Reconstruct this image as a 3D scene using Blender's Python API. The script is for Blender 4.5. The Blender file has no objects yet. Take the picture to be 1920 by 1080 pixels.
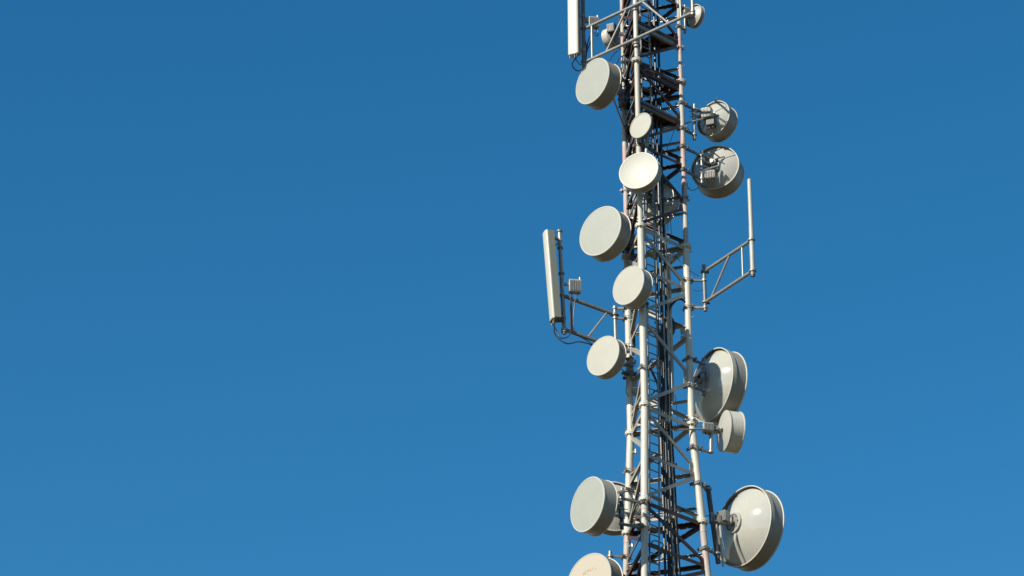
import bpy, bmesh, math, random
from mathutils import Vector as V, Matrix as M
random.seed(7)
S = bpy.context.scene
COL = S.collection
R = math.radians
# ------------------------------------------------------------------ camera (surveyed)
CAM = V((-3.368, -66.703, 1.7)); PITCH = R(29.375); F = 5979.0
FW = V((0, math.cos(PITCH), math.sin(PITCH))); UP = V((0, -math.sin(PITCH), math.cos(PITCH)))
def W(px, py, y):
    """world point seen at a photo position, lying in the vertical plane Y=y"""
    d = FW * F + V((1, 0, 0)) * (px - 960) + UP * (540 - py)
    return CAM + d * ((y - CAM.y) / d.y)
def mpp(p): return (p - CAM).dot(FW) / F          # metres per photo pixel at p

# ------------------------------------------------------------------ materials
def paint(name, col, rough=.5, metal=0., var=.12, scale=6., stretch=.25, col2=None, mix=(.45, .62), bump=.0, spec=.5, dirt=.0, coat=0.):
    m = bpy.data.materials.new(name); m.use_nodes = True
    nt = m.node_tree; n = nt.nodes; l = nt.links; b = n['Principled BSDF']
    tc = n.new('ShaderNodeTexCoord'); mp = n.new('ShaderNodeMapping')
    mp.inputs['Scale'].default_value = (1, 1, stretch); l.new(tc.outputs['Object'], mp.inputs[0])
    nz = n.new('ShaderNodeTexNoise'); nz.inputs['Scale'].default_value = scale; nz.inputs['Detail'].default_value = 6
    nz.inputs['Roughness'].default_value = .62; l.new(mp.outputs[0], nz.inputs['Vector'])
    rp = n.new('ShaderNodeValToRGB'); e = rp.color_ramp.elements
    c = col; k = col2 if col2 else tuple(x * (1 - var) for x in c)
    e[0].position, e[1].position = (mix if col2 else (.3, .7))
    e[0].color = (*k, 1); e[1].color = (*c, 1)
    l.new(nz.outputs['Fac'], rp.inputs[0])
    out = rp.outputs[0]
    if dirt > 0:
        mp2 = n.new('ShaderNodeMapping'); mp2.inputs['Scale'].default_value = (9, 9, .7); l.new(tc.outputs['Object'], mp2.inputs[0])
        n2 = n.new('ShaderNodeTexNoise'); n2.inputs['Scale'].default_value = 3.; n2.inputs['Detail'].default_value = 5; l.new(mp2.outputs[0], n2.inputs['Vector'])
        r2 = n.new('ShaderNodeValToRGB'); r2.color_ramp.elements[0].position = .52; r2.color_ramp.elements[1].position = .78
        r2.color_ramp.elements[0].color = (0, 0, 0, 1); r2.color_ramp.elements[1].color = (dirt,) * 3 + (1,)
        l.new(n2.outputs['Fac'], r2.inputs[0])
        mx = n.new('ShaderNodeMix'); mx.data_type = 'RGBA'; l.new(r2.outputs[0], mx.inputs['Factor'])
        l.new(out, mx.inputs['A']); mx.inputs['B'].default_value = (.12, .10, .075, 1); out = mx.outputs['Result']
    l.new(out, b.inputs['Base Color'])
    b.inputs['Roughness'].default_value = rough; b.inputs['Metallic'].default_value = metal
    b.inputs['Specular IOR Level'].default_value = spec
    if coat: b.inputs['Coat Weight'].default_value = coat; b.inputs['Coat Roughness'].default_value = .12
    if bump:
        bp = n.new('ShaderNodeBump'); bp.inputs['Strength'].default_value = bump; bp.inputs['Distance'].default_value = .01
        l.new(nz.outputs['Fac'], bp.inputs['Height']); l.new(bp.outputs[0], b.inputs['Normal'])
    return m
MT = dict(
 radome_grey=paint('radome_grey', (.305, .312, .268), .6, var=.07, scale=2.5, stretch=1, bump=.03, dirt=.06),
 radome_cream=paint('radome_cream', (.378, .363, .305), .55, var=.07, scale=2.5, stretch=1, bump=.03, dirt=.06),
 radome_white=paint('radome_white', (.375, .365, .31), .5, var=.06, scale=2.5, stretch=1, spec=.45),
 radome_buff=paint('radome_buff', (.40, .355, .275), .55, var=.04, scale=2.5, stretch=1),
 shroud=paint('shroud_paint', (.25, .236, .20), .5, var=.12, scale=4, stretch=1, dirt=.15),
 rim=paint('rim_white', (.44, .43, .37), .45, var=.10, scale=8, stretch=1),
 reflector=paint('reflector_paint', (.405, .395, .345), .09, var=.08, scale=5, stretch=1, bump=.12, spec=.55, dirt=.05),
 reflector_old=paint('reflector_matt', (.38, .37, .325), .45, var=.12, scale=3, stretch=1, dirt=.12),
 galv=paint('galvanised_steel', (.30, .295, .27), .42, .35, var=.3, scale=14, stretch=.5),
 galv_dark=paint('weathered_steel', (.18, .177, .168), .5, .3, var=.35, scale=14, stretch=.5),
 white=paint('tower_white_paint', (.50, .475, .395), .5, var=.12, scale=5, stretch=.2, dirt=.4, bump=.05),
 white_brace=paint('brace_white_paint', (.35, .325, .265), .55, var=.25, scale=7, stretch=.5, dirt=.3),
 worn=paint('tower_worn_paint', (.42, .40, .335), .6, col2=(.44, .32, .28), mix=(.22, .34), scale=4.5, stretch=.16, dirt=.35, bump=.05),
 pink=paint('tower_faded_red_paint', (.40, .258, .235), .6, col2=(.37, .35, .30), mix=(.50, .57), scale=7, stretch=.22, dirt=.4, bump=.05),
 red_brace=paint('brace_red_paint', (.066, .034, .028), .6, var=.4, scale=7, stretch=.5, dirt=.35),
 black=paint('cable_black', (.026, .026, .027), .45, var=.3, scale=8),
 tan=paint('waveguide_cream', (.42, .405, .345), .5, var=.2, scale=8, stretch=.4, dirt=.3),
 box=paint('radio_grey', (.36, .355, .32), .5, var=.12, scale=10),
 finned=paint('radio_fin_grey', (.24, .23, .21), .5, .2, var=.25, scale=22),
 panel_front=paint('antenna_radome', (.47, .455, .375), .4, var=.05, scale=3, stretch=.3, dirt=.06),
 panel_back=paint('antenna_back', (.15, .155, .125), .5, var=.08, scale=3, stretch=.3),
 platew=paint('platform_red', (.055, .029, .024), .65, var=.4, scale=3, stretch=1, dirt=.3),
 ink=paint('faded_red_lettering', (.40, .285, .225), .6, var=.3, scale=20),
 dark=paint('dark_fitting', (.06, .06, .06), .5, var=.3, scale=10),
)
# ------------------------------------------------------------------ mesh builder
class MB:
    def __init__(s): s.v = []; s.f = []; s.m = []; s.mi = 0
    def add(s, vs, fs):
        o = len(s.v); s.v += [V(x) for x in vs]; s.f += [[o + i for i in f] for f in fs]; s.m += [s.mi] * len(fs); return s
    def bar(s, p, q, wa, wb, a=None):
        """rectangular bar p->q, wa along direction a, wb across"""
        p, q = V(p), V(q); d = (q - p).normalized()
        if a is None: a = V((0, 0, 1)) if abs(d.z) < .9 else V((1, 0, 0))
        a = V(a); a = (a - d * a.dot(d)).normalized(); b = d.cross(a)
        a = a * wa / 2; b = b * wb / 2
        vs = [p + a + b, p - a + b, p - a - b, p + a - b, q + a + b, q - a + b, q - a - b, q + a - b]
        return s.add(vs, [(0, 1, 2, 3), (7, 6, 5, 4), (0, 4, 5, 1), (1, 5, 6, 2), (2, 6, 7, 3), (3, 7, 4, 0)])
    def angle(s, p, q, n, w, t=.012):
        """L section: one leg flat to a face with outward normal n, the other turned inward"""
        p, q, n = V(p), V(q), V(n).normalized(); d = (q - p).normalized(); a = d.cross(n).normalized()
        if a.z < 0: a = -a
        s.bar(p, q, w, t, a)
        o = a * (w / 2 - t / 2) - n * (w / 2 + t / 2 + .001)
        return s.bar(p + o, q + o, w, t, n)
    def tube(s, pts, r, seg=12, caps=True):
        pts = [V(p) for p in pts]; rs = r if isinstance(r, (list, tuple)) else [r] * len(pts)
        rings = []; ref = None
        for i, p in enumerate(pts):
            d = (pts[min(i + 1, len(pts) - 1)] - pts[max(i - 1, 0)]).normalized()
            if ref is None: ref = V((1, 0, 0)) if abs(d.x) < .8 else V((0, 0, 1))
            a = (ref - d * ref.dot(d)).normalized(); ref = a; b = d.cross(a)
            rings.append([p + (a * math.cos(2 * math.pi * k / seg) + b * math.sin(2 * math.pi * k / seg)) * rs[i] for k in range(seg)])
        vs = [x for r_ in rings for x in r_]; fs = []
        for i in range(len(pts) - 1):
            for k in range(seg):
                k2 = (k + 1) % seg; fs.append((i * seg + k, i * seg + k2, (i + 1) * seg + k2, (i + 1) * seg + k))
        if caps: fs.append(tuple(range(seg))[::-1]); fs.append(tuple((len(pts) - 1) * seg + k for k in range(seg)))
        return s.add(vs, fs)
    def lathe(s, prof, seg=64, mat=None):
        """revolve (radius, y) round local Y"""
        vs = []; idx = []; mat = mat or M.Identity(4)
        for r, y in prof:
            if r < 1e-6: idx.append([len(vs)]); vs.append(mat @ V((0, y, 0)))
            else:
                idx.append(list(range(len(vs), len(vs) + seg)))
                vs += [mat @ V((r * math.cos(2 * math.pi * k / seg), y, r * math.sin(2 * math.pi * k / seg))) for k in range(seg)]
        fs = []
        for a, b in zip(idx, idx[1:]):
            for k in range(seg):
                k2 = (k + 1) % seg
                if len(a) == 1: fs.append((a[0], b[k], b[k2]))
                elif len(b) == 1: fs.append((a[k], b[0], a[k2]))
                else: fs.append((a[k], b[k], b[k2], a[k2]))
        return s.add(vs, fs)
    def box(s, c, size, mat=None):
        x, y, z = (v / 2 for v in size); mat = mat or M.Identity(4); c = V(c)
        vs = [mat @ (c + V((i * x, j * y, k * z))) for i in (-1, 1) for j in (-1, 1) for k in (-1, 1)]
        return s.add(vs, [(0, 1, 3, 2), (4, 6, 7, 5), (0, 4, 5, 1), (2, 3, 7, 6), (0, 2, 6, 4), (1, 5, 7, 3)])
    def extrude(s, poly, z0, z1, mat=None):
        mat = mat or M.Identity(4); n = len(poly)
        vs = [mat @ V((x, y, z0)) for x, y in poly] + [mat @ V((x, y, z1)) for x, y in poly]
        fs = [(i, (i + 1) % n, n + (i + 1) % n, n + i) for i in range(n)] + [tuple(range(n))[::-1], tuple(range(n, 2 * n))]
        return s.add(vs, fs)
    def build(s, name, mats, parent=None, world=True, bevel=0., sharp=35):
        mats = mats if isinstance(mats, (list, tuple)) else [mats]
        inv = M.Identity(4)
        if parent is not None and world: inv = wm(parent).inverted()
        me = bpy.data.meshes.new(name); me.from_pydata([inv @ v for v in s.v], [], s.f)
        for m in mats: me.materials.append(MT[m])
        me.polygons.foreach_set('material_index', s.m)
        bm = bmesh.new(); bm.from_mesh(me); bmesh.ops.recalc_face_normals(bm, faces=bm.faces); bm.to_mesh(me); bm.free()
        me.polygons.foreach_set('use_smooth', [True] * len(me.polygons)); me.set_sharp_from_angle(angle=R(sharp)); me.update()
        o = bpy.data.objects.new(name, me); COL.objects.link(o)
        if parent is not None: o.parent = parent
        if bevel:
            b = o.modifiers.new('bevel', 'BEVEL'); b.width = bevel; b.segments = 2; b.limit_method = 'ANGLE'
        return o
def wm(o):
    m = M.Translation(o.location) @ o.rotation_euler.to_matrix().to_4x4()
    return wm(o.parent) @ m if o.parent else m
def thing(name, label, cat, loc=(0, 0, 0), rz=0, group=None):
    o = bpy.data.objects.new(name, None); COL.objects.link(o); o.empty_display_size = .2
    o.location = loc; o.rotation_euler = (0, 0, rz); tag(o, label, cat, group); return o
def tag(o, label, cat, group=None):
    o['label'] = label; o['category'] = cat
    if group: o['group'] = group
    return o
def bez(pts, n=8):
    """smooth curve through points (Catmull-Rom)"""
    p = [V(x) for x in pts]; p = [p[0] * 2 - p[1]] + p + [p[-1] * 2 - p[-2]]; out = []
    for i in range(1, len(p) - 2):
        for k in range(n):
            t = k / n; a, b, c, d = p[i - 1], p[i], p[i + 1], p[i + 2]
            out.append(.5 * ((2 * b) + (c - a) * t + (2 * a - 5 * b + 4 * c - d) * t * t + (3 * b - a - 3 * c + d) * t ** 3))
    return out + [p[-2]]
# ------------------------------------------------------------------ ground
g = MB(); N = 96
g.lathe([(0, 0), (40, 0), (200, 0), (1000, 0), (6000, 0)], N, M.Rotation(R(90), 4, 'X'))
def ground_mat():
    m = bpy.data.materials.new('dry_soil'); m.use_nodes = True; n = m.node_tree.nodes; l = m.node_tree.links
    tc = n.new('ShaderNodeTexCoord'); z = n.new('ShaderNodeTexNoise'); z.inputs['Scale'].default_value = .15; z.inputs['Detail'].default_value = 8
    l.new(tc.outputs['Object'], z.inputs['Vector']); r = n.new('ShaderNodeValToRGB')
    r.color_ramp.elements[0].color = (.06, .045, .02, 1); r.color_ramp.elements[1].color = (.12, .082, .036, 1)
    r.color_ramp.elements[0].position = .35; r.color_ramp.elements[1].position = .68
    l.new(z.outputs['Fac'], r.inputs[0]); l.new(r.outputs[0], n['Principled BSDF'].inputs['Base Color']); n['Principled BSDF'].inputs['Roughness'].default_value = .95
    return m
MT['soil'] = ground_mat()
go = g.build('ground', 'soil'); go['kind'] = 'structure'
# ------------------------------------------------------------------ the tower
L0, L4, L8, L10 = 45.22, 40.48, 35.66, 33.14
YAW = R(-19.35); ANG = {'B': YAW, 'C': YAW + R(120), 'A': YAW + R(240)}
def side(z): return 1.5 if z >= L8 else 1.5 + (L8 - z) * .1231
def leg(n, z):
    r = side(z) / math.sqrt(3); a = ANG[n]
    return V((r * math.sin(a), -r * math.cos(a), z))
SECT = [(52.4, 50.0, .05, 'pink'), (50.0, L0, .052, 'pink'), (L0, L4, .064, 'pink'), (L4, L8, .084, 'white'), (L8, L10, .09, 'white'),
        (L10, L10 - .26, .084, 'red'), (L10 - .26, 28.6, .079, 'pink'), (28.6, 23.6, .10, 'pink'), (23.6, 18.6, .11, 'white'), (18.6, 12.6, .12, 'white'), (12.6, 6.6, .13, 'pink'), (6.6, 0., .14, 'pink')]
def leg_r(z):
    for a, b, r, m in SECT:
        if b <= z <= a: return r
    return .1
tower = thing('lattice_tower', 'tall three-legged tubular lattice tower painted in faded red and white bands', 'lattice tower')
for nm in 'ABC':
    mb = MB(); flg = []
    for (a, b, r, m) in SECT:
        mb.mi = 0 if m == 'white' else (2 if nm == 'B' and m == 'pink' else 1)
        k = 6; mb.tube([leg(nm, a + (b - a) * i / k) for i in range(k + 1)], r, 24)
        if b > 0 and abs(b - (L10 - .26)) > .01: flg.append((b, r))
    # gusset plates where the braces land
    o = mb.build('leg', ['white', 'pink', 'worn'], tower)
    for b, r in flg:
        fm = MB(); p = leg(nm, b); ax = (leg(nm, b + .1) - leg(nm, b - .1)).normalized()
        mt = M.Translation(p) @ V((0, 1, 0)).rotation_difference(ax).to_matrix().to_4x4()
        R0 = .135 if b < 46 else .12
        fm.lathe([(r * .9, .055), (R0 * .80, .05), (R0, .034), (R0, .003), (R0 * .96, .0), (R0, -.003), (R0, -.034), (R0 * .9, -.042), (r * .9, -.045)], 28, mt)
        for k in range(8):
            t = 2 * math.pi * k / 8 + .3
            c = V((math.cos(t) * R0 * .86, 0, math.sin(t) * R0 * .86))
            fm.tube([mt @ (c + V((0, .066, 0))), mt @ (c - V((0, .066, 0)))], .011, 6)
        fm.build('flange', 'white' if L10 <= b <= L4 else 'pink', o)
FACES = [('B', 'C'), ('C', 'A'), ('A', 'B')]
def brace(p, q, n, w, mat, name, inset=0.):
    d = (V(q) - V(p)).normalized(); m = MB(); m.angle(V(p) + d * inset, V(q) - d * inset, n, w); return m.build(name, mat, tower)
def fnorm(a, b):
    z = 40.; m = (leg(a, z) + leg(b, z)) / 2; return V((m.x, m.y, 0)).normalized()
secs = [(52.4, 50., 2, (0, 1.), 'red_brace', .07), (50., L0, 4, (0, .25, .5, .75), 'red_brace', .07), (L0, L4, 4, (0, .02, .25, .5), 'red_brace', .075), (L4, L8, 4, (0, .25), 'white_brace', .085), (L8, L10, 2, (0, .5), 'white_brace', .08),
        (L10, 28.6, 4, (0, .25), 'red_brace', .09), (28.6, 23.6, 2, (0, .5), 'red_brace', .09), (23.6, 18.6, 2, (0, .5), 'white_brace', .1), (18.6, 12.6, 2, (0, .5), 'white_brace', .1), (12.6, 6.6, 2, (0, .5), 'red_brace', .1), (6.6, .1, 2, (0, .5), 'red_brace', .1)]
for (a, b, n, hs, mat, w) in secs:
    for P, Q in FACES:
        nr = fnorm(P, Q)
        for i in range(n):
            z0 = a + (b - a) * i / n - .10; z1 = a + (b - a) * (i + 1) / n + .10
            s0, s1 = (P, Q) if i % 2 == 0 else (Q, P)
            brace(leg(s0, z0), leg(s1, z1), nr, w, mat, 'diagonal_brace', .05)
            for z, nme in ((z0, s0), (z1, s1)):
                if z > 30.5 and z < 48:
                    o_ = Q if nme == P else P
                    d = (leg(o_, z) - leg(nme, z)).normalized(); c = leg(nme, z) + d * (leg_r(z) + .05)
                    gm = MB(); gm.bar(c - V((0, 0, .085)) - nr * .012, c + V((0, 0, .085)) - nr * .012, .13, .012, d); gm.build('gusset', mat, tower)
        for h in hs:
            z = a + (b - a) * h + (-.055 if h in (0, .5) else .02)
            brace(leg(P, z), leg(Q, z), nr, w * (1.15 if h == 0 else .95), mat, 'horizontal_brace', .05)
    # plan bracing inside the section head
    if a > 30 and a < 51:
        z = a - .12; mids = [(leg(p, z) + leg(q, z)) / 2 for p, q in FACES]
        for i in range(3):
            m = MB(); m.angle(mids[i], mids[(i + 1) % 3], V((0, 0, 1)), .05); m.build('plan_brace', 'white_brace', tower)
# extra plan framing of the crowded upper section, cut at many heights
for z, mt_, w_ in ((L0 - .34, 'red_brace', .09), (L0 - .72, 'galv', .05), (L0 - 1.75, 'galv', .045), (45.75, 'galv', .05), (46.8, 'red_brace', .08), (47.3, 'galv', .05), (43.3, 'galv_dark', .05), (42.0, 'galv_dark', .06), (41.4, 'galv', .045), (L4 - .55, 'galv_dark', .05), (38.2, 'white_brace', .05), (L8 + .55, 'white_brace', .05), (33.6, 'galv_dark', .045), (32.4, 'galv_dark', .05)):
    for P, Q in FACES[1:]:
        z2 = z + random.uniform(-.12, .12); nr = fnorm(P, Q); d = (leg(Q, z2) - leg(P, z2)).normalized()
        m = MB(); m.angle(leg(P, z2) + d * .05 - nr * .03, leg(Q, z2) - d * .05 - nr * .03, V((0, 0, 1)), w_); m.build('plan_brace', mt_, tower)
for P, Q in FACES:                       # heavy channel ring under the top flange
    nr = fnorm(P, Q); d = (leg(Q, L0) - leg(P, L0)).normalized(); m = MB(); z = L0 - .17
    p, q = leg(P, z) + d * .06 - nr * .03, leg(Q, z) - d * .06 - nr * .03
    m.bar(p, q, .16, .012, V((0, 0, 1))); m.bar(p - nr * .04 - V((0, 0, .072)), q - nr * .04 - V((0, 0, .072)), .06, .012, nr); m.bar(p - nr * .04 + V((0, 0, .072)), q - nr * .04 + V((0, 0, .072)), .06, .012, nr)
    m.build('ring_channel', 'red_brace', tower)
# ------------------------------------------------------------------ ladder
uBC = (leg('C', 40) - leg('B', 40)).normalized(); nBC = -fnorm('B', 'C')
def ladpos(z, k):
    b = leg('B', z); return b + uBC * (.255 + .30 * k) + nBC * .11
lad = thing('access_ladder', 'narrow steel ladder running up the inside of the tower behind the front leg', 'ladder', (0, 0, 0))
zt, zb = 51.5, 1.0
for k in (0, 1):
    m = MB(); zs = [zt, L8, zb]
    for a, b in zip(zs, zs[1:]): m.bar(ladpos(a, k), ladpos(b, k), .05, .012, nBC)
    m.build('stringer', 'galv', lad)
zr = 48.0; i = 0
lows = MB()
while zr > 28.6:
    if zr > 30.6 and i < 78:
        m = MB(); m.tube([ladpos(zr, 0), ladpos(zr, 1)], .015, 8); m.build('rung', 'galv_dark', lad)  # darker steel than the stringers, carries the shade on the rungs
    zr -= .24; i += 1
zz = 28.5
while zz > 1.2: lows.tube([ladpos(zz, 0), ladpos(zz, 1)], .011, 6); zz -= .24
zz = 48.2
while zz < 51.4: lows.tube([ladpos(zz, 0), ladpos(zz, 1)], .011, 6); zz += .24
zz = 30.6
while zz > 28.6: lows.tube([ladpos(zz, 0), ladpos(zz, 1)], .011, 6); zz -= .24
o = lows.build('far_rungs', 'galv_dark', lad); o['kind'] = 'stuff'
for z in (39.85, 32.1, 36.9, 42.9, 34.4, 45.0):
    m = MB(); a = ladpos(z, 0); b = ladpos(z, 1); out = nBC * -.0
    m.tube(bez([a - V((0, 0, .05)), a + V((0, 0, .06)) - nBC * .14, b + V((0, 0, .06)) - nBC * .14, b - V((0, 0, .05))], 6), .016, 8)
    m.build('wall_bracket', 'galv_dark', lad)
# ------------------------------------------------------------------ platforms
def platform(z, label):
    t = thing('rest_platform', label, 'platform', (0, 0, z), 0, 'rest platforms inside the tower')
    m = MB(); c = {n: leg(n, z) for n in 'ABC'}; ctr = sum(c.values(), V()) / 3
    tri = [ctr + (c[n] - ctr) * .93 for n in 'BCA']
    h0 = ladpos(z, -.15) - nBC * .02; hole = [h0, h0 + uBC * .46, h0 + uBC * .46 + nBC * .36, h0 + nBC * .36]
    for h in hole: h.z = z
    bm = bmesh.new()
    for lp in (tri, hole):
        vs = [bm.verts.new(p) for p in lp]
        for i in range(len(vs)): bm.edges.new((vs[i], vs[(i + 1) % len(vs)]))
    bmesh.ops.triangle_fill(bm, use_beauty=True, edges=bm.edges[:])
    ext = bmesh.ops.extrude_face_region(bm, geom=bm.faces[:])
    for v in [e for e in ext['geom'] if isinstance(e, bmesh.types.BMVert)]: v.co.z += .03
    bm.verts.index_update(); m.add([v.co.copy() for v in bm.verts], [[v.index for v in f.verts] for f in bm.faces]); bm.free()
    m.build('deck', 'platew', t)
    for P, Q in FACES:
        d = (c[Q] - c[P]).normalized(); nr = fnorm(P, Q); b = MB(); p = c[P] + d * .07; q = c[Q] - d * .07
        e = nr * -.03 + V((0, 0, .02))
        b.bar(p + e, q + e, .17, .014, V((0, 0, 1)))
        b.bar(p + e - nr * .04 + V((0, 0, .075)), q + e - nr * .04 + V((0, 0, .075)), .062, .012, nr)
        b.bar(p + e - nr * .04 - V((0, 0, .075)), q + e - nr * .04 - V((0, 0, .075)), .062, .012, nr)
        b.build('edge_channel', 'galv' if P == 'B' else 'platew', t)
    for k in (.33, .66):
        b = MB(); p = c['A'].lerp(c['B'], k); q = c['A'].lerp(c['C'], k); b.bar(p - V((0, 0, .05)), q - V((0, 0, .05)), .06, .05); b.build('joist', 'platew', t)
    return t
platform(44.05, 'lower dark red triangular rest platform inside the tower above the smallest round dish')
platform(46.35, 'upper dark red triangular rest platform inside the tower behind the sector frame')
# ------------------------------------------------------------------ feeder cables
def cablerun(base, z0, z1, r, wob, mat, label, name='feeder_cable', group='feeder cables up the tower', extra=None, seg=8):
    pts = []; z = z0; ph = random.random() * 6
    while z > z1:
        k = side(z) / 1.5
        pts.append(V((base[0] * k + wob * math.sin(z * 1.3 + ph), base[1] * k + wob * math.cos(z * .9 + ph), z))); z -= .4
    if extra: pts = [V(e) for e in extra] + pts
    m = MB(); m.tube(pts, r, seg); return tag(m.build(name, mat), label, 'cable', group)
CB = [(.10, -.14, 50, .030, 'black'), (.155, -.10, 38.0, .028, 'black'), (.205, -.07, 50, .030, 'black'), (.185, -.02, 37.6, .026, 'black'),
      (.245, -.02, 42.9, .016, 'tan'), (.31, .03, 49, .030, 'black'), (.365, .08, 37.3, .022, 'black'), (.275, .12, 36.5, .016, 'black'), (.335, -.02, 38.6, .014, 'tan')]
for x, y, zt_, r_, mt_ in CB:
    cablerun((x, y), zt_, 3., r_, .006, mt_, 'black feeder cable in the vertical bundle beside the ladder in the middle of the tower' if mt_ == 'black' else 'thin pale feeder line among the black cables in the middle of the tower',
             group='feeder cables up the tower' if mt_ == 'black' else 'thin pale feeder lines')
cablerun((.42, .12), 40.2, 36.2, .045, .004, 'tan', 'short thick cream waveguide standing upright among the feeder cables', 'waveguide', None)
cablerun((.36, .0), 41.2, 37.6, .022, .004, 'tan', 'thin cream waveguide left of the thick one among the feeder cables', 'waveguide', None)
for z in [31 + i * 1.2 for i in range(14)]:
    k = side(z) / 1.5; m = MB(); m.bar(V((.02 * k, -.2 * k, z)), V((.44 * k, .12 * k, z)), .05, .02); m.build('cable_support', 'galv_dark', tower)
# added screen inside the left face, blocks sun from the upper tower interior
tr = thing('sun_screen', 'dark red solid sun-blocking screen, added, standing upright just inside the left face of the upper tower', 'sun screen', (0, 0, 0))
dAB = (leg('B', 42) - leg('A', 42)).normalized(); nAB = fnorm('A', 'B')
p0 = leg('A', 42) + dAB * .30 - nAB * .13; p1 = leg('A', 42) + dAB * 1.02 - nAB * .13
m = MB(); c = (p0 + p1) / 2; m.bar(V((c.x, c.y, 47.6)), V((c.x, c.y, 42.3)), (p1 - p0).length, .012, dAB); m.build('back_plate', 'platew', tr)
for p in (p0, p1):
    m = MB(); p = p - nAB * .045; m.bar(V((p.x, p.y, 47.6)), V((p.x, p.y, 42.3)), .09, .012, nAB); m.build('side_flange', 'red_brace', tr)
# leg A companion cables
for i, (dx, dy, z0, z1) in enumerate([(.10, -.03, 50, 40.2), (.13, .03, 50, 38.0)]):
    m = MB(); m.tube([leg('A', z0 + (z1 - z0) * k / 12) + V((dx, dy, 0)) + V((random.uniform(-.012, .012), 0, 0)) for k in range(13)], .03, 8)
    tag(m.build('feeder_cable', 'black'), 'black feeder cable strapped along the rear left leg of the tower', 'cable', 'feeder cables on the rear left leg')
# ------------------------------------------------------------------ mounts
def legclamp(nm, z, d, root, name='clamp', mat='galv_dark'):
    m = MB(); p = leg(nm, z); r = leg_r(z); d = V((d.x, d.y, 0)).normalized(); t = V((-d.y, d.x, 0))
    for s in (-1, 1):
        c = p + d * s * (r + .014); m.bar(c - t * (r * 1.75), c + t * (r * 1.75), .075, .022)
        b = t * s * (r * 1.45); m.tube([p + b - d * (r + .07), p + b + d * (r + .07)], .010, 6)
        m.tube([p + b + d * (r + .028), p + b + d * (r + .05)], .019, 6)
    m.build(name, mat, root)
def pipeclamp(p, ax, r, root, mat='galv'):
    m = MB(); ax = V(ax).normalized()
    m.tube([p - ax * .03, p - ax * .022, p + ax * .022, p + ax * .03], [r * 1.15, r * 1.5, r * 1.5, r * 1.15], 14); m.build('pipe_collar', mat, root)
def mount(root, legs, top, bot, hub, r=.045, mat='galv', fr=(.14, .86), arm_mat='galv_dark', strut=None, hubr=.05, bracket=True):
    """stand-off pipe carried by two arms clamped to a tower leg, and a bracket from the pipe to the dish hub"""
    top, bot = V(top), V(bot); ax = (bot - top).normalized()
    m = MB(); m.tube([top - ax * .004, top, bot, bot + ax * .004], [r * .8, r, r, r * .8], 16); m.build('mount_pipe', mat, root)
    for i, f in enumerate(fr):
        p = top.lerp(bot, f); nm = legs; q = leg(nm, p.z); d = (p - q).normalized()
        a = MB(); a.bar(q + d * (leg_r(p.z) + .01), p, .06, .04); a.build('mount_arm', arm_mat, root)
        legclamp(nm, p.z, d, root); pipeclamp(p, ax, r, root)
    if bracket:
        h = V(hub); z = max(min(h.z, top.z), bot.z); f = (top.z - z) / (top.z - bot.z); c = top.lerp(bot, f)
        m = MB(); e = V((0, 0, hubr * 1.6)); d = (h - c); s = V((-d.y, d.x, 0)).normalized() * .05
        for u in (-1, 1): m.bar(c + e * u, h + e * u, .03, .10)
        m.bar(c + s - e * 1.6, c + s + e * 1.6, .1, .014, d); m.bar(c - s - e * 1.6, c - s + e * 1.6, .1, .014, d)
        dn = d.normalized()
        for u in (-1, 1): m.tube([c + e * u - dn * .12 + s * 1.4, c + e * u + dn * .12 + s * 1.4], .011, 6); m.tube([c + e * u - dn * .12 - s * 1.4, c + e * u + dn * .12 - s * 1.4], .011, 6)
        m.build('tilt_bracket', 'galv', root)
    if strut:
        m = MB(); a, b = V(strut[0]), V(strut[1]); m.tube([a, b], .021, 10); m.build('side_strut', 'galv', root)
        for p in (a, b): pipeclamp(p, b - a, .022, root, 'galv')
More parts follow.
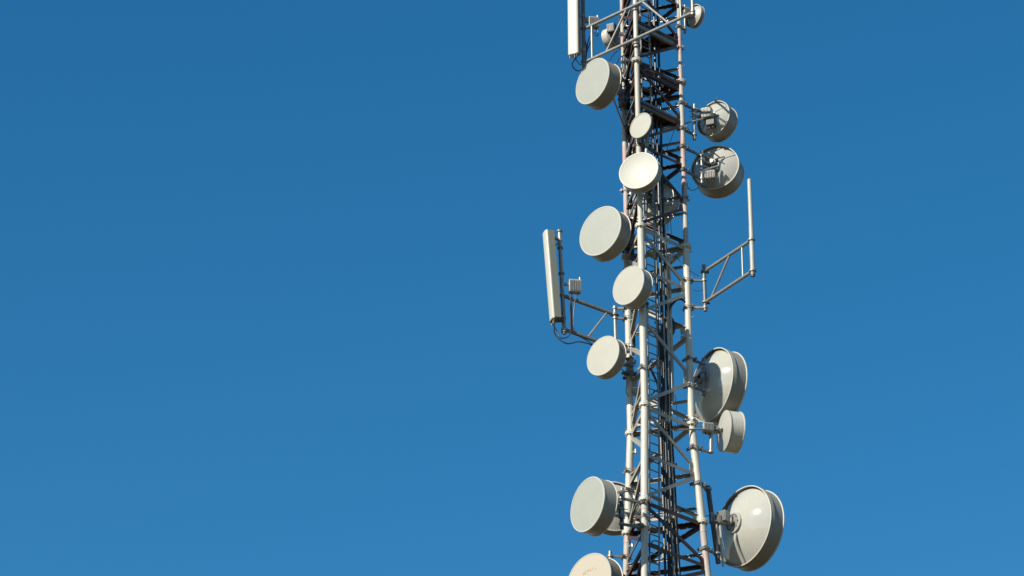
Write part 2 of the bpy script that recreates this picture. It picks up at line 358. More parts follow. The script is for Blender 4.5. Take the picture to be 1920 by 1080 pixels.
# ------------------------------------------------------------------ dishes
def los(phi): return R(phi + 2.9)
def ring(mb, r0, r1, y0, y1, seg=72):
    e = (r1 - r0) * .25
    mb.lathe([(r0, y0), (r1 - e, y0), (r1, y0 + (y1 - y0) * .2), (r1, y1 - (y1 - y0) * .2), (r1 - e, y1), (r0, y1), (r0, y0)], seg)
def front_dish(label, px, py, y, phi, rpx, Lpx, face, bulge=.02, depth=.28, shroud='shroud', rimw=.045, group='dishes facing the camera', recess=0., text=None, taper=.985):
    c = W(px, py, y); s = mpp(c); r = rpx * s; L = Lpx * s; a = los(phi)
    d = V((-math.sin(a), -math.cos(a), 0)); rz = math.atan2(-d.x, d.y)
    t = thing('microwave_dish', label, 'microwave dish', c, rz, group)
    k = 1 - rimw
    m = MB(); n = 10
    m.lathe([(0, bulge * r - recess)] + [(r * k * i / n, bulge * r * (1 - (i / n) ** 2) - recess) for i in range(1, n + 1)] + [(r * k, -.03 - recess)], 80); m.build('radome', face, t, False)
    m = MB(); ring(m, r * (k - .002), r, -.035, .004, 80); m.build('front_rim', 'radome_white' if face in ('radome_white', 'radome_buff') or rimw > .06 else 'rim', t, False)  # paler rim colour stands for light caught along the edge
    if Lpx > 8:
        m = MB(); m.lathe([(r * taper * .985, -.03), (r * taper, -.032), (r * taper, -L), (r * taper * .985, -L)], 80); m.build('shroud', shroud, t, False)
        m = MB(); ring(m, r * .95, r * 1.012, -L - .018, -L + .008, 80); m.build('back_rim', 'rim', t, False)
    m = MB(); dp = depth * r; y0 = -max(L, .03) - .01
    m.lathe([(0, y0 - dp)] + [(r * .955 * i / 12, y0 - dp * (1 - (i / 12) ** 2)) for i in range(1, 13)], 64); m.build('reflector', 'reflector_old', t, False)
    m = MB(); ring(m, .01, r * .25, y0 - dp - .05, y0 - dp + .03, 32); m.lathe([(0, y0 - dp - .12), (r * .12, y0 - dp - .12), (r * .14, y0 - dp)], 24); m.build('hub', 'galv', t, False)
    return t, r, (wm(t) @ V((0, y0 - dp - .06, 0))), L
def back_dish(label, px, py, y, psi, rpx, Lpx, depth=.34, lip=.05, refl='reflector', shroud='shroud', hub=.27, ribs=0, group='dishes facing away', lipw=.03, taper=1.0, radome='radome_grey'):
    c = W(px, py, y); s = mpp(c); r = rpx * s; L = Lpx * s; a = los(psi)
    d = V((math.sin(a), math.cos(a), 0)); rz = math.atan2(-d.x, d.y)
    t = thing('microwave_dish', label, 'microwave dish', c, rz, group)
    dp = depth * r; k = 1 - lipw
    m = MB(); n = 18
    m.lathe([(0, -dp)] + [(r * k * i / n, -dp * (1 - (i / n) ** 2.0)) for i in range(1, n + 1)] + [(r * k, .02)], 96); ro = m.build('reflector', refl, t, False)
    q = r * k * 1.004
    m = MB(); m.lathe([(q, -lip), (r * (1 - lipw * .25), -lip), (r, -lip * .85), (r, .025), (q, .025), (q, -lip)], 96); bo = m.build('back_rim', 'shroud', t, False)  # lip in darker shroud paint, shade of its inner wall put into colour
    if lip > .01:
        m = MB(); ring(m, q - .004, r + .004, -lip - .016, -lip + .004, 96); m.build('rim_bead', 'rim', bo, False)
    m = MB(); m.lathe([(r * .965, .02), (r * .975, .022), (r * .975 * taper, L), (r * .96 * taper, L)], 96); m.build('shroud', shroud, t, False)
    m = MB(); ring(m, r * .93 * taper, r * 1.0 * taper, L - .015, L + .02, 96); m.build('front_rim', 'rim', t, False)
    m = MB(); m.lathe([(0, L + .02 + .03 * r), (r * .5, L + .02 + .022 * r), (r * .94 * taper, L + .012)], 72); m.build('radome', radome, t, False)
    if hub:
        h = MB(); hr = hub * r; hy = -dp * (1 - hub ** 2)
        ring(h, hr * .80, hr, hy - .055, hy + .02, 40); ho = h.build('hub_ring', 'reflector_old', t, False)
        h = MB(); h.lathe([(0, -dp - .03), (hr * .8, -dp - .005), (hr * .8, -dp + .04)], 32)
        for i in range(8):
            u = 2 * math.pi * i / 8; b = V((hr * .66 * math.cos(u), 0, hr * .66 * math.sin(u)))
            h.tube([b + V((0, -dp - .045, 0)), b + V((0, -dp, 0))], .014, 6)
        h.build('hub_plate', 'galv', t, False)
        h = MB(); h.tube([V((0, -dp - .20, 0)), V((0, -dp - .19, 0)), V((0, -dp, 0))], [.05, .06, .06], 16); h.tube([V((0, -dp - .15, 0)), V((0, -dp - .14, 0)), V((0, -dp - .11, 0)), V((0, -dp - .10, 0))], [.06, .10, .10, .06], 16); h.build('feed_stub', 'galv', t, False)
    for i in range(ribs):
        u = 2 * math.pi * i / ribs + .5; h = MB(); pts = []
        for j in range(3, 19):
            f = j / 18; pts.append(V((r * k * f * math.cos(u), -dp * (1 - f * f) - .004, r * k * f * math.sin(u))))
        h.tube(pts, .010, 6); h.build('seam_rib', refl, t, False)
    return t, r, (wm(t) @ V((0, -dp - .10, 0))), dp, L
def radio(root, center, size, fins='x', mat='box', rz=0., name='radio_unit'):
    mt = M.Translation(center) @ M.Rotation(rz, 4, 'Z'); m = MB(); m.box((0, 0, 0), size, mt); o = m.build(name, mat, root, bevel=.012)
    f = MB(); x, y, z = size; n = 7
    for i in range(n):
        u = -x / 2 + x * (i + .5) / n; f.box((u, -y / 2 - .012, 0), (x / n * .35, .024, z * .86), mt)
    f.build('cooling_fins', 'finned', o, True)
    f = MB(); f.tube([mt @ V((-x * .25, 0, -z / 2 - .05)), mt @ V((-x * .25, 0, -z / 2))], .016, 8); f.tube([mt @ V((x * .25, 0, -z / 2 - .05)), mt @ V((x * .25, 0, -z / 2))], .016, 8)
    f.build('connector', 'dark', o, True)
    return o
def cab(pts, r, label, name='jumper_cable', mat='black', group=None, seg=8, n=8):
    m = MB(); m.tube(bez(pts, n), r, seg); return tag(m.build(name, mat), label, 'cable', group)

# --- camera-facing dishes -------------------------------------------------
t, r, h, L = front_dish('deep grey drum dish under the uppermost panel antenna', 1110.6, 152, -.13, 46, 46.6, 30, 'radome_grey')
mount(t, 'A', W(1163, 128, .30), W(1163, 196, .30), h, strut=(wm(t) @ V((-.55 * r, -L + .02, -.80 * r)), W(1174, 249, .60)))
t, r, h, L = front_dish('smallest flat cream dish with a bright rim in front of the lower dark platform', 1200.7, 235, -1.25, 39, 26, 7, 'radome_cream', rimw=.09, recess=.004, depth=.42)
mount(t, 'B', W(1213, 215, -1.0), W(1213, 275, -1.0), h, fr=(.2, .85))
t, r, h, L = front_dish('brightest white dish with a raised rim, in front of the mast centre', 1197.3, 319.5, -1.45, 18.4, 39.3, 17, 'radome_white', bulge=-.08, rimw=.07)
mount(t, 'B', W(1212, 280, -1.05), W(1212, 352, -1.05), h)
t, r, h, L = front_dish('large grey drum dish just left of the tower below the brightest white dish', 1125.3, 432.8, -.05, 38, 50.6, 29, 'radome_grey')
mount(t, 'A', W(1186, 448, .30), W(1186, 506, .30), h, mat='dark')
t, r, h, L = front_dish('cream drum dish overlapping the two left legs beside the rear mounted sector panel arm', 1178, 534.7, -1.35, 41, 39.6, 24, 'radome_cream')
mount(t, 'B', W(1206, 507, -1.02), W(1206, 575, -1.02), h, mat='galv_dark')
t, r, h, L = front_dish('cream drum dish below the lower arm of the left panel antenna', 1130.4, 666.8, .05, 39, 40, 20, 'radome_cream')
mount(t, 'A', W(1184, 640, .36), W(1184, 704, .36), h, mat='galv_dark')
t, r, h, L = front_dish('largest grey drum dish turned far left, overlapping another dish seen from behind', 1101.2, 945.6, -1.72, 52, 54, 30, 'radome_grey')
mount(t, 'B', W(1165, 925, -1.25), W(1166, 992, -1.25), h, mat='dark', strut=(W(1159, 923, -1.45), leg('A', 34.2)))
t, r, h, L = front_dish('warm buff dish with faint red lettering cut off by the bottom of the picture', 1103.5, 1090.5, .45, 40, 56.5, 33, 'radome_buff')
mount(t, 'A', W(1144, 1034, .80), W(1144, 1110, .80), h, fr=(.12, .9))
# faint faded lettering on the buff radome
def scribble(t, r):
    m = MB(); a0 = M.Identity(4); x = -.02
    y = .0135
    def st(p, q): m.bar(a0.inverted() @ V((p[0], y, p[1])), a0.inverted() @ V((q[0], y, q[1])), .010, .003, V((0, 0, 1)) if abs(p[0] - q[0]) > abs(p[1] - q[1]) else V((1, 0, 0)))
    cx = -.30; hh = .12; b = .16
    G = {'P': [((0, 0), (0, 1)), ((0, 1), (.6, 1)), ((.6, 1), (.6, .5)), ((.6, .5), (0, .5))], 'H': [((0, 0), (0, 1)), ((.6, 0), (.6, 1)), ((0, .5), (.6, .5))],
         'O': [((0, 0), (0, 1)), ((0, 1), (.6, 1)), ((.6, 1), (.6, 0)), ((.6, 0), (0, 0))], 'N': [((0, 0), (0, 1)), ((0, 1), (.6, 0)), ((.6, 0), (.6, 1))],
         'E': [((0, 0), (0, 1)), ((0, 1), (.6, 1)), ((0, .5), (.5, .5)), ((0, 0), (.6, 0))], 'L': [((0, 0), (0, 1)), ((0, 0), (.6, 0))]}
    return m, st, G
m, st, G = scribble(t, r)
cx = 0.
for ch in 'NEENNL':
    for p, q in G[ch]:
        if random.random() < .38: continue
        st(*[(-(-.16 + cx + k_[0] * .062 + k_[1] * .012), .19 + (cx + k_[0] * .062) * .17 + k_[1] * .075) for k_ in (p, q)])
    cx += .072
LET = m, t
m.build('lettering', 'ink', t, False)

# --- dishes seen from behind ---------------------------------------------------
t, r, h, dp, L = back_dish('round dish behind the rear left leg, half hidden by the largest grey drum', 1150, 951, 1.25, -10, 51, 16, refl='reflector_old', depth=.30)
mount(t, 'A', W(1166, 915, .98), W(1166, 990, .98), h, fr=(.2, .8))
t, r, h, dp, L = back_dish('shaded dish inside the tower right behind the brightest white dish', 1225, 382, .80, 30, 47, 15, depth=.36, ribs=5, lip=.04)
mount(t, 'A', W(1211, 340, .45), W(1211, 415, .45), h)
t, r, h, dp, L = back_dish('small dish at the top right beside the end pipe of the sector frame', 1303, 31, .45, 49, 23, 4, hub=0, depth=.42, refl='reflector_old', radome='radome_cream')
mount(t, 'C', W(1284, 10, .25), W(1284, 62, .25), h, r=.035)
radio(t, W(1288, 24, .28), (.26, .16, .24), rz=R(30))
t, r, h, dp, L = back_dish('small shaded dish with a white front edge behind the sector frame, left of the tower', 1151, 69, 1.4, -52, 20, 13, hub=0, depth=.36, refl='galv_dark', radome='radome_white', shroud='rim')  # reflector in dark steel, shadow on its back put into the colour
mount(t, 'A', W(1164, 48, 1.15), W(1164, 92, 1.15), h, r=.035)
radio(t, W(1147, 54, 1.10), (.22, .14, .26), mat='dark', rz=R(-20))
t, r, h, dp, L = back_dish('medium drum dish seen from behind at upper right with a radio box on its back', 1340, 224, .72, 35, 36.8, 23, ribs=4, depth=.40, hub=.2)
mount(t, 'C', W(1302, 196, .42), W(1302, 262, .42), h, strut=(W(1345, 216, .46), W(1243, 242, .20)))
m = MB(); hw = wm(t); m.tube(bez([hw @ V((.05, -dp - .1, -.05)), hw @ V((.12, -dp * .9 - .03, -.2)), hw @ V((.10, -dp * .5 - .03, -.36))], 6), .018, 8); m.build('feed_cable', 'black', t)
m = MB(); q = hw @ V((.02, -dp * .3, r * .86)); m.tube([q, q + V((.10, -.1, .14))], .012, 6); m.build('lug', 'galv_dark', t)
radio(t, W(1326, 213, .40), (.26, .18, .28), rz=R(-22)); radio(t, W(1333, 229, .44), (.2, .12, .22), mat='dark', rz=R(-22))
t, r, h, dp, L = back_dish('large drum dish seen from behind, second down on the right, with tangled bracketry', 1341.8, 316, 1.02, 17, 47, 31, ribs=3, depth=.33)
mount(t, 'C', W(1316, 284, .56), W(1316, 344, .56), h, strut=(W(1312, 322, .62), W(1347, 311, .62)))
radio(t, W(1331, 329, .62), (.28, .14, .22), rz=R(-12))
for a, b, n_ in ((W(1309, 322, .50), W(1347, 311, .70), .05), (W(1309, 326, .50), W(1346, 316, .70), .04), (W(1318, 297, .60), W(1346, 300, .74), .05), (W(1330, 291, .66), W(1344, 306, .72), .03), (W(1320, 312, .55), W(1348, 322, .74), .03)):
    m = MB(); m.bar(a, b, n_, .03); m.build('tilt_bar', 'galv' if n_ > .035 else 'galv_dark', t)
m = MB(); hw = wm(t); m.tube(bez([hw @ V((.20, -dp - .12, .10)), hw @ V((.05, -dp - .2, .2)), hw @ V((-.12, -dp - .16, .05)), hw @ V((0, -dp - .15, -.15))], 6), .016, 8); m.build('feed_cable', 'black', t)
for u in (.6, 2.4, 3.9):
    m = MB(); q = hw @ V((.55 * r * math.cos(u), -dp * .66 - .03, .55 * r * math.sin(u))); m.tube([q, hw @ V((.12 * math.cos(u), -dp - .12, .12 * math.sin(u)))], .016, 8); m.build('brace_rod', 'galv_dark', t)
t, r, h, dp, L = back_dish('biggest deep-bowled dish at mid height on the right with a tower shadow across its back', 1339.5, 723, .86, 56, 72, 25, depth=.44, lip=.08, lipw=.022, hub=.2)
mount(t, 'C', W(1319, 672, .36), W(1320, 742, .36), h, mat='galv_dark')
t, r, h, dp, L = back_dish('narrow pale drum dish turned edge-on below the biggest deep-bowled dish', 1357.5, 808, .50, 70, 40, 27, depth=.16, lip=.0, hub=.18, lipw=.012, shroud='rim', refl='reflector_old')  # drum in the paler rim paint, its sunlit side put into the colour
mount(t, 'C', W(1333, 806, .36), W(1333, 850, .36), h, fr=(.94,), strut=(W(1352, 804, .34), W(1258, 806, -.16)))
radio(t, W(1327, 803, .30), (.24, .2, .22), rz=R(10))
t, r, h, dp, L = back_dish('biggest glossy dish at lower right with a round hub on its back', 1398.5, 988.5, .95, 49, 79, 25, depth=.40, lip=.085, lipw=.022)
mount(t, 'C', W(1327, 912, .46), W(1347, 1056, .46), h, mat='dark', r=.06, fr=(.04, .88))  # near-black mount pipe colour carries the shadow on it
radio(t, W(1357, 970, .60), (.24, .22, .26), rz=R(-40)); radio(t, W(1349, 975, .52), (.14, .14, .2), rz=R(-40))
hw = wm(t)
m = MB(); m.tube(bez([hw @ V((.05, -dp * .96, -.30)), hw @ V((.03, -dp * .80 - .05, -.5)), hw @ V((-.02, -.08, -r * .93))], 8), .035, 10); m.build('support_strut', 'reflector', t)
m = MB(); m.tube([W(1350, 985, .52), W(1356, 1062, .60)], .03, 10); m.build('support_strut', 'reflector', t)

# ------------------------------------------------------------------ panel antennas and their frames
def panel(label, top, bot, az, w, d):
    top, bot = V(top), V(bot); ax = (top - bot).normalized(); Ln = (top - bot).length; a = los(az)
    f = V((-math.sin(a), -math.cos(a), 0)); f = (f - ax * f.dot(ax)).normalized(); s = ax.cross(f)
    mt = M((( *(-s),), (*f,), (*ax,))).transposed().to_4x4(); mt.translation = bot
    t = thing('panel_antenna', label, 'panel antenna', bot, 0, 'panel antennas')
    n = 14; poly = [(w / 2 * math.cos(math.pi * i / n), d * .22 + (d * .26) * math.sin(math.pi * i / n) ** .7) for i in range(n + 1)]
    poly += [(-w / 2, d * .20), (w / 2, d * .20)]
    m = MB(); m.extrude(poly, 0, Ln, mt); m.build('radome', 'panel_front', t, bevel=.006)
    m = MB(); m.box((0, -d * .16, Ln / 2), (w * .985, d * .71, Ln * .992), mt); m.build('back_plate', 'panel_back', t, bevel=.004)  # dark colour wraps the sides to carry their unlit shade
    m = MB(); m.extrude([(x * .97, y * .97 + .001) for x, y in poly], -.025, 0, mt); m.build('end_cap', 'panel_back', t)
    for i in range(4):
        x = (-.33 + .22 * i) * w; m = MB(); m.tube([mt @ V((x, d * .25, -.02)), mt @ V((x, d * .25, -.07)), mt @ V((x, d * .25, -.072)), mt @ V((x, d * .25, -.11))], [.02, .02, .014, .014], 10); m.build('connector', 'galv' if i % 2 else 'dark', t)
    return t, mt, Ln
def hanger(t, mt, z, pipe, w=.1):
    a = mt @ V((0, -.10, z)); m = MB(); m.bar(a, pipe, .05, .07); m.tube([pipe - V((0, 0, .04)), pipe + V((0, 0, .04))], .06, 12); m.build('bracket', 'galv', t)

# left mid panel
pt, pb = W(1049, 433, .2), W(1058, 626, .2)
t, mt, Ln = panel('tilted narrow panel antenna on the mid left arm, whole from top to bottom', W(1027, 436, .05), W(1040.5, 600, .05), 70, .30, .23)
for z in (Ln - .12, .14):
    a = mt @ V((0, 0, z)); f = (pt.z - a.z) / (pt.z - pb.z); hanger(t, mt, z, pt.lerp(pb, max(.03, min(.97, f))))
m = MB(); a = mt @ V((.05, -.05, Ln - .1)); b = mt @ V((.05, -.2, Ln - .32)); m.bar(a, b, .04, .02); m.bar(b, pt.lerp(pb, .09), .04, .02); m.build('tilt_bracket', 'galv', t)
m = MB(); c = mt @ V((0, -.14, .03)); m.tube([c + V((-.09, 0, 0)), c + V((-.07, 0, 0)), c + V((.07, 0, 0)), c + V((.09, 0, 0))], [.05, .075, .075, .05], 12); m.build('tilt_drive', 'dark', t)
fr = thing('antenna_arm', 'outrigger arm with diagonal pipe that carries the mid left panel antenna', 'antenna mount', W(1153, 640, .66), 0, 'outrigger arms')
def pipe(root, p, q, r, name, mat='galv', seg=12):
    m = MB(); m.tube([p, q], r, seg); return m.build(name, mat, root)
pipe(fr, pt, pb, .05, 'antenna_pipe', 'galv', 16)
i0, i1 = W(1152.5, 574, .66), W(1155, 656, .66)
pipe(fr, i0, i1, .042, 'inner_pipe', 'galv', 16)
def at_z(p, q, z): return p.lerp(q, (p.z - z) / (p.z - q.z))
zU, zL = W(1062, 554, .2).z, W(1065, 618, .2).z
oU, oL = at_z(pt, pb, zU), at_z(pt, pb, zL); nU, nL = W(1153, 590, .66), W(1154.6, 652, .66)
pipe(fr, oU, nU, .048, 'chord', 'galv_dark'); pipe(fr, oL, nL, .046, 'chord', 'galv_dark')
for q in (nU, nL):
    pipeclamp(q, V((0, 0, 1)), .055, fr, 'galv_dark'); m = MB(); m.bar(q - V((.10, 0, 0)), q + V((.10, 0, 0)), .10, .016, V((0, 0, 1))); m.build('knuckle_plate', 'galv_dark', fr)
pipe(fr, oU.lerp(nU, .16), oL.lerp(nL, .16), .026, 'post', 'galv_dark'); pipe(fr, oU.lerp(nU, .86), oL.lerp(nL, .45), .026, 'diagonal', 'galv')
for z in (zU, zL): pipeclamp(at_z(pt, pb, z), pt - pb, .05, fr)
for f in (.05, .28, .92):
    p = i0.lerp(i1, f); q = leg('A', p.z); d = (p - q).normalized(); m = MB(); m.bar(q + d * leg_r(p.z), p, .05, .04); m.build('mount_arm', 'galv_dark' if f > .1 else 'galv', fr); legclamp('A', p.z, d, fr); pipeclamp(p, V((0, 0, 1)), .042, fr)
for z in (pt.lerp(pb, .005), pt.lerp(pb, .17), pt.lerp(pb, .42), pt.lerp(pb, .98)): pipeclamp(z, pt - pb, .05, fr, 'galv_dark')
ru = thing('remote_radio_unit', 'small finned radio box fixed to the pipe of the mid left panel antenna', 'radio unit', W(1078, 538, .25), 0, 'radio boxes on antenna pipes')
radio(ru, W(1078, 537.5, .25), (.30, .15, .34), rz=R(8), name='housing')
m = MB(); m.bar(at_z(pt, pb, W(1060, 533, .2).z), W(1070, 533, .25), .06, .06); m.build('bracket', 'galv', ru)
m = MB(); a = W(1078, 537.5, .25) + V((.12, 0, .165)); m.tube([a, a + V((0, 0, .09))], .02, 8); m.build('lug', 'galv', ru)
cb = [mt @ V((x, .04, -.10)) for x in (-.05, .05)]
cab([cb[0], W(1041, 627, .1), W(1062, 644, .12), W(1088, 641, .3), W(1120, 652, .6), leg('A', 37.4)], .016, 'longer black jumper cable drooping from the mid left panel antenna to the tower', group='jumper cables at the mid left panel')
cab([cb[1], W(1045, 622, .1), W(1052, 634, .1), W(1068, 628, .15), W(1070, 600, .18), W(1069, 575, .2), W(1071, 552, .22)], .014, 'black jumper cable looping from the mid left panel antenna up to its radio box', group='jumper cables at the mid left panel')
cab([W(1080, 552, .25), W(1077, 575, .2), W(1075, 600, .2), W(1080, 626, .25), W(1110, 645, .45), leg('A', 37.2)], .012, 'thin black cable hanging beneath the radio box along the left arm', group='jumper cables at the mid left panel')

# top left panel and sector frame
fx0, fx1 = W(1099, 115, .07), W(1299, 24, -2.10)
zLo = (fx0.z + fx1.z) / 2; fx0.z = fx1.z = zLo
sf = thing('sector_frame', 'horizontal pipe sector frame crossing in front of the tower top', 'antenna mount', fx0, 0, 'outrigger arms')
zUp = W(1099, 53, .07).z; ux0, ux1 = V((fx0.x, fx0.y, zUp)), V((fx1.x, fx1.y, zUp))
fp = lambda f: fx0.lerp(fx1, f); up = lambda f: ux0.lerp(ux1, f)
pipe(sf, fp(-.01), fp(1.), .042, 'chord'); pipe(sf, up(-.01), up(1.), .042, 'chord')
pipe(sf, up(.058), fp(.058), .03, 'post'); pipe(sf, up(.89), fp(.89), .03, 'post')
pipe(sf, up(.39), fp(.19), .028, 'diagonal'); pipe(sf, up(.54), fp(.78), .03, 'diagonal')
bq = leg('B', zLo)
fpipe = V((fp(.475).x, fp(.475).y, 0)); pipe(sf, V((fpipe.x, fpipe.y + .09, zLo - .18)), V((fpipe.x, fpipe.y + .09, zUp + .35)), .058, 'mount_pipe', 'white', 18)
for z in (zLo, zUp): pipeclamp(V((fpipe.x, fpipe.y + .09, z - .10)), V((0, 0, 1)), .058, sf, 'galv_dark')
for z in (zLo - .08, zUp - .08):
    p = V((fpipe.x, fpipe.y + .09, z)); q = leg('B', z); d = (p - q).normalized(); m = MB(); m.bar(q, p, .07, .05); m.build('mount_arm', 'galv_dark', sf); legclamp('B', z, d, sf)
pipe(sf, fp(.72) + V((0, 0, .02)), W(1199, 71, -.6), .022, 'back_stay')
pipe(sf, V((fx1.x, fx1.y, zLo - .09)), V((fx1.x, fx1.y, zUp + 1.2)), .045, 'antenna_pipe', 'galv', 16)
for dz in (-.05, .03): pipeclamp(V((fx1.x, fx1.y, zLo + dz)), V((0, 0, 1)), .045, sf)
pp = V((fx0.x - .06, fx0.y + .02, 0)); pipe(sf, V((pp.x, pp.y, zLo - .14)), V((pp.x, pp.y, zUp + 1.9)), .05, 'antenna_pipe', 'galv_dark', 16)
for z in (zLo, zUp): pipeclamp(V((pp.x, pp.y, z)), V((0, 0, 1)), .05, sf, 'galv_dark')
pcx = W(1076.8, 103, -.10); t, mt, Ln = panel('tall wide panel antenna at the top left, cut off by the top of the picture', V((pcx.x, pcx.y, pcx.z + 2.3)), pcx, 24, .29, .20)
for z in (.25, 1.3, 2.1): hanger(t, mt, z, V((pp.x, pp.y, (mt @ V((0, 0, z))).z)))
ru = thing('remote_radio_unit', 'small finned radio box beside the top left panel antenna', 'radio unit', W(1113, 45, .1), 0, 'radio boxes on antenna pipes')
radio(ru, W(1113, 43, .12), (.26, .15, .30), rz=R(10), name='housing')
m = MB(); m.bar(V((pp.x, pp.y, W(1095, 38, .07).z)), W(1106, 38, .12), .12, .08); m.build('bracket', 'galv_dark', ru)
m = MB(); a = W(1113, 43, .12) + V((.10, 0, .145)); m.tube([a, a + V((0, 0, .08))], .02, 8); m.build('lug', 'galv', ru)
cb = [mt @ V((x, .05, -.10)) for x in (-.11, -.03, .06)]
cab([cb[0], W(1073, 120, .1), W(1079, 131, .35), W(1088, 132, .4), W(1096, 122, .4), W(1100, 95, .25), W(1096, 70, .12)], .016, 'black jumper cable hooping below the top left panel antenna', group='jumper cables at the top left panel')
cab([cb[1], W(1083, 116, .1), W(1090, 121, .35), W(1099, 106, .35), W(1102, 80, .2), W(1110, 60, .14)], .014, 'black jumper cable from the top left panel antenna up to its radio box', group='jumper cables at the top left panel')
cab([W(1116, 58, .12), W(1116, 66, .12), W(1121, 66, .12), W(1121, 57, .12)], .012, 'short black cable loop under the top left radio box', group='jumper cables at the top left panel')
cab([W(1108, 58, .12), W(1107, 78, .12), W(1101, 95, .12), W(1098, 112, .1)], .014, 'black cable hanging from the top left radio box to the frame', group='jumper cables at the top left panel')

# right whip antenna on its outrigger
wa = W(1405, 336, -1.35); wb = W(1411.5, 514, -1.35)
wh = thing('whip_antenna', 'slim upright pale whip antenna at the end of the right outrigger arm', 'whip antenna', wb)
m = MB(); ax = (wa - wb).normalized(); m.tube([wb, wb + ax * 1.3, wb + ax * 1.3001, wa - ax * .02, wa], [.056, .056, .052, .052, .035], 18); m.build('tube', 'tan', wh)
m = MB(); m.tube([wb - ax * .03, wb + ax * .1], .062, 14); m.tube([wb - ax * .06, wb - ax * .03], .05, 14); m.build('base_cap', 'galv_dark', wh)
ra = thing('antenna_arm', 'triangulated outrigger arm reaching right from the tower to the whip antenna', 'antenna mount', W(1322, 582, .16), 0, 'outrigger arms')
j0, j1 = W(1319.5, 497, .17), W(1322.5, 583, .17); pipe(ra, j0, j1, .045, 'inner_pipe', 'galv_dark', 16)
zU, zL = W(1409, 450, -1.35).z, W(1411, 508, -1.35).z
oU, oL = at_z(wa, wb, zU), at_z(wa, wb, zL); nU, nL = at_z(j0, j1, zU), at_z(j0, j1, zL)
pipe(ra, oU, nU, .043, 'chord'); pipe(ra, oL, nL, .043, 'chord')
pipe(ra, nU.lerp(oU, .80), nL.lerp(oL, .80), .026, 'post'); pipe(ra, nU.lerp(oU, .55), nL.lerp(oL, .13), .028, 'diagonal')
for q in (oU, oL): pipeclamp(q, ax, .06, ra)
for q in (nU, nL):
    pipeclamp(q, V((0, 0, 1)), .052, ra, 'galv_dark'); m = MB(); m.bar(q - V((.08, 0, 0)), q + V((.12, 0, 0)), .10, .016, V((0, 0, 1))); m.build('knuckle_plate', 'galv_dark', ra)
for f, mt_ in ((.34, 'galv_dark'), (.93, 'galv')):
    p = j0.lerp(j1, f); q = leg('C', p.z); d = (p - q).normalized(); m = MB(); m.bar(q + d * leg_r(p.z), p, .06, .045); m.build('mount_arm', mt_, ra); legclamp('C', p.z, d, ra); pipeclamp(p, V((0, 0, 1)), .045, ra)

# ------------------------------------------------------------------ loose wiring and small fittings in the tower
cab([W(1248, 640, .05), W(1250, 600, .05), W(1256, 578, .05), W(1268, 563, .10), W(1280, 562, .12), W(1290, 572, .14), W(1302, 575, .25)], .03, 'thick black cable arching from the feeder bundle to the right leg')
cab([W(1216, 684, -.5), W(1224, 700, -.4), W(1233, 722, -.2), W(1236, 745, -.15), W(1239, 790, -.1)], .028, 'thick black cable looping from the front leg down into the feeder bundle')
cab([W(1221, 741, -.4), W(1229, 733, -.3), W(1236, 735, -.15), W(1239, 760, -.1)], .02, 'short black cable elbow joining the feeder bundle below the loop')
cab([W(1257, 470, .2), W(1274, 488, .1), W(1290, 505, .1), W(1310, 518, .15)], .008, 'thin dark wire slanting from the waveguides to the right outrigger')
cab([W(1300, 543, .2), W(1308, 546, .2), W(1318, 543, .17), W(1322, 540, .17)], .007, 'thin wire sagging between the right leg and the outrigger pipe')
cab([W(1258, 640, .35), W(1259, 690, .35), W(1262, 720, .35), W(1267, 745, .35), W(1270, 790, .35), W(1268, 810, .35)], .006, 'thin dark wire hanging loose behind the tower beside the feeder bundle')
cab([W(1172, 697, .4), W(1176, 715, .45), W(1174, 735, .5), W(1181, 745, .6)], .008, 'thin wire dropping from the dish below the left arm to the rear left leg')
for i, (x, y0, y1, yy) in enumerate([(1248, 420, 455, .8), (1252, 418, 462, .85), (1257, 415, 440, .9), (1236, 258, 285, .2), (1240, 255, 288, .25)]):
    cab([W(x, y0, yy), W(x + 1, (y0 + y1) / 2, yy), W(x + 2.5, y1, yy)], .007, 'thin loose wire end dangling under the shaded dish' if i < 3 else 'thin loose wire end dangling below the lower platform', 'loose_wire', group='loose wire ends under the shaded dish' if i < 3 else 'loose wire ends below the lower platform')
cab([W(1266, 238, .28), W(1258, 262, .3), W(1252, 275, .3), W(1249, 292, .3)], .007, 'thin wire curving down from the platform corner across open sky', 'loose_wire')
cab([W(1288, 343, .3), W(1290, 352, .4), W(1298, 357, .5), W(1310, 352, .6)], .009, 'thin black cable bowing from the right leg to the second right dish')
cab([W(1284, 345, .1), W(1280, 352, .08), W(1279, 362, .08)], .009, 'short thin cable wrapped on the right leg near the second right dish')
cab([W(1160, 95, .5), W(1152, 100, .4), W(1144, 112, .2), W(1140, 118, .0)], .012, 'thin black cable from the rear left leg to the first grey drum, left one', group='cables to the first grey drum')
cab([W(1172, 102, .6), W(1163, 108, .4), W(1157, 118, .2), W(1154, 124, .05)], .012, 'thin black cable from the rear left leg to the first grey drum, right one', group='cables to the first grey drum')
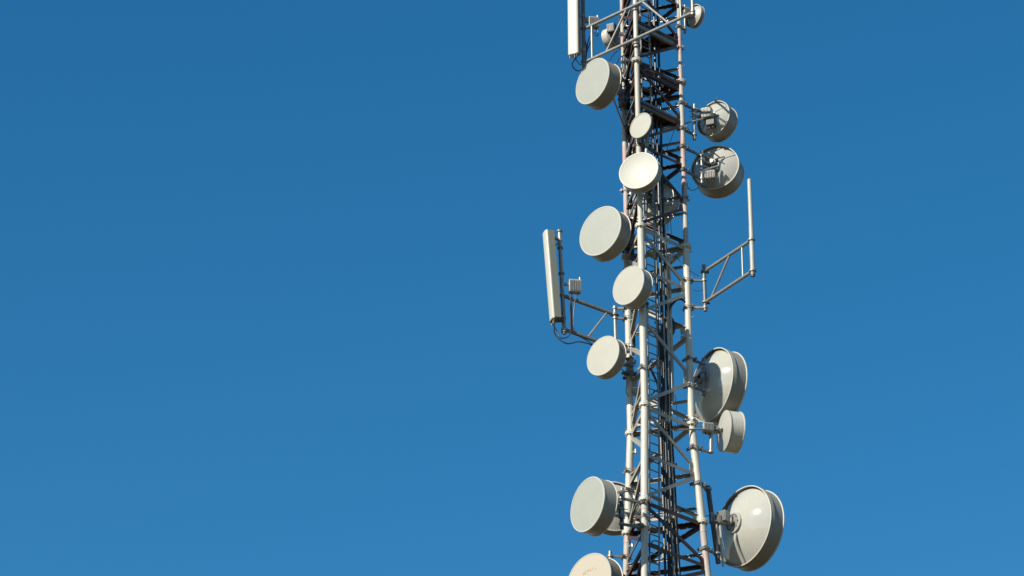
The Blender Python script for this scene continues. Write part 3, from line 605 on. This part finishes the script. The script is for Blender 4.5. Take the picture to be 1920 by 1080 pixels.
# dark coil of spare cable
m = MB(); pts = []; cc = W(1254, 612, .12)
for i in range(97):
    u = i / 24 * 2 * math.pi; pts.append(cc + V((.13 * math.cos(u), .02 * math.sin(u * .5) + .03 * i / 96 * 2, .26 * math.sin(u))))
m.tube(pts, .03, 8); tag(m.build('cable_coil', 'black'), 'coil of spare black cable tied beside the feeder bundle at mid tower', 'cable coil')
def jbox(label, p, size, mat, rz=0):
    t = thing('junction_box', label, 'junction box', p, rz, 'small boxes in the tower'); m = MB(); m.box(p, size, M.Identity(4)); m.build('housing', mat, t, bevel=.01)
    m = MB(); m.box(p + V((0, -size[1] / 2 - .008, 0)), (size[0] * .9, .016, size[2] * .9)); m.build('lid', mat, t)
    m = MB(); m.tube([p - V((0, 0, size[2] / 2 + .06)), p - V((0, 0, size[2] / 2))], .018, 8); m.build('cable_gland', 'dark', t)
jbox('white junction box below the rear flange near the waveguides', W(1257, 485, .25), (.13, .1, .2), 'rim')
jbox('small white junction box beside the feeder bundle below the arching cable', W(1256, 592, .25), (.1, .08, .13), 'rim')
jbox('pale junction box on the far face of the lower tower', W(1244, 1044, .3), (.08, .08, .12), 'rim')
# leftover clamp plates and unused stubs bolted to the legs
for nm, z, az in (('A', W(1178, 885, .75).z, -80), ('C', W(1299, 790, .16).z, 60), ('B', W(1207, 690, -.82).z, -70), ('A', W(1181, 700, .66).z, -40), ('C', W(1284, 372, .16).z, 80), ('B', W(1208, 975, -.85).z, 40), ('C', W(1276, 90, .16).z, 90), ('A', W(1178, 482, .66).z + .25, -60)):
    legclamp(nm, z, V((math.sin(R(az)), -math.cos(R(az)), 0)), tower, 'clamp_plate', 'galv')
# small bolted stubs and step pegs on the legs
for nm in 'AC':
    k = 0
    for z in [31.3 + .9 * i for i in range(19)]:
        p = leg(nm, z); d = V((p.x, p.y, 0)).normalized(); s = V((-d.y, d.x, 0)) * (1 if k % 2 else -1); dd = (d + s).normalized(); k += 1
        m = MB(); r = leg_r(z); m.tube([p + dd * r * .9, p + dd * (r + .075)], .009, 6); m.tube([p + dd * (r + .07), p + dd * (r + .085)], .014, 6); m.build('step_bolt', 'galv_dark', tower)
for z in [31.6 + 1.18 * i for i in range(14)]:
    for nm, s in (('B', .10), ('A', .11)):
        p = leg(nm, z); q = p + (V((0, 0, 0)) - V((p.x, p.y, 0))).normalized() * (leg_r(z) + s)
        m = MB(); m.bar(p, q, .03, .05); m.tube([q - V((0, 0, .05)), q + V((0, 0, .05))], .028, 8); m.build('cable_cleat', 'galv', tower)
# ------------------------------------------------------------------ light, sky, camera
SA, SE = R(44), R(33)          # sun: azimuth left of the camera's back, elevation
sd = V((-math.sin(SA) * math.cos(SE), -math.cos(SA) * math.cos(SE), math.sin(SE)))
sun = bpy.data.lights.new('sun', 'SUN'); sun.energy = 5.0; sun.angle = R(.53); sun.color = (1., .94, .82)
so = bpy.data.objects.new('sun', sun); COL.objects.link(so); so.rotation_euler = sd.to_track_quat('Z', 'Y').to_euler(); so.location = (0, -80, 80)
w = bpy.data.worlds.new('World'); S.world = w; w.use_nodes = True; nt = w.node_tree
sk = nt.nodes.new('ShaderNodeTexSky'); sk.sky_type = 'NISHITA'; sk.sun_disc = False; sk.sun_elevation = SE; sk.sun_rotation = math.atan2(sd.x, sd.y)
sk.altitude = 600; sk.air_density = 1.0; sk.dust_density = .1; sk.ozone_density = 3.0
bg = nt.nodes['Background']; bg.inputs['Strength'].default_value = .10
hs = nt.nodes.new('ShaderNodeHueSaturation'); hs.inputs['Hue'].default_value = .49; hs.inputs['Saturation'].default_value = 1.33; hs.inputs['Value'].default_value = .97
nt.links.new(sk.outputs[0], hs.inputs['Color']); nt.links.new(hs.outputs[0], bg.inputs['Color'])
cd = bpy.data.cameras.new('camera'); co = bpy.data.objects.new('camera', cd); COL.objects.link(co)
co.location = CAM; co.rotation_euler = (math.pi / 2 + PITCH, 0, 0); cd.sensor_width = 36; cd.lens = F * 36 / 1920; cd.clip_start = .5; cd.clip_end = 20000
S.camera = co
S.view_settings.view_transform = 'Standard'; S.view_settings.look = 'None'; S.view_settings.exposure = .5; S.view_settings.gamma = 1
S.cycles.max_bounces = 6
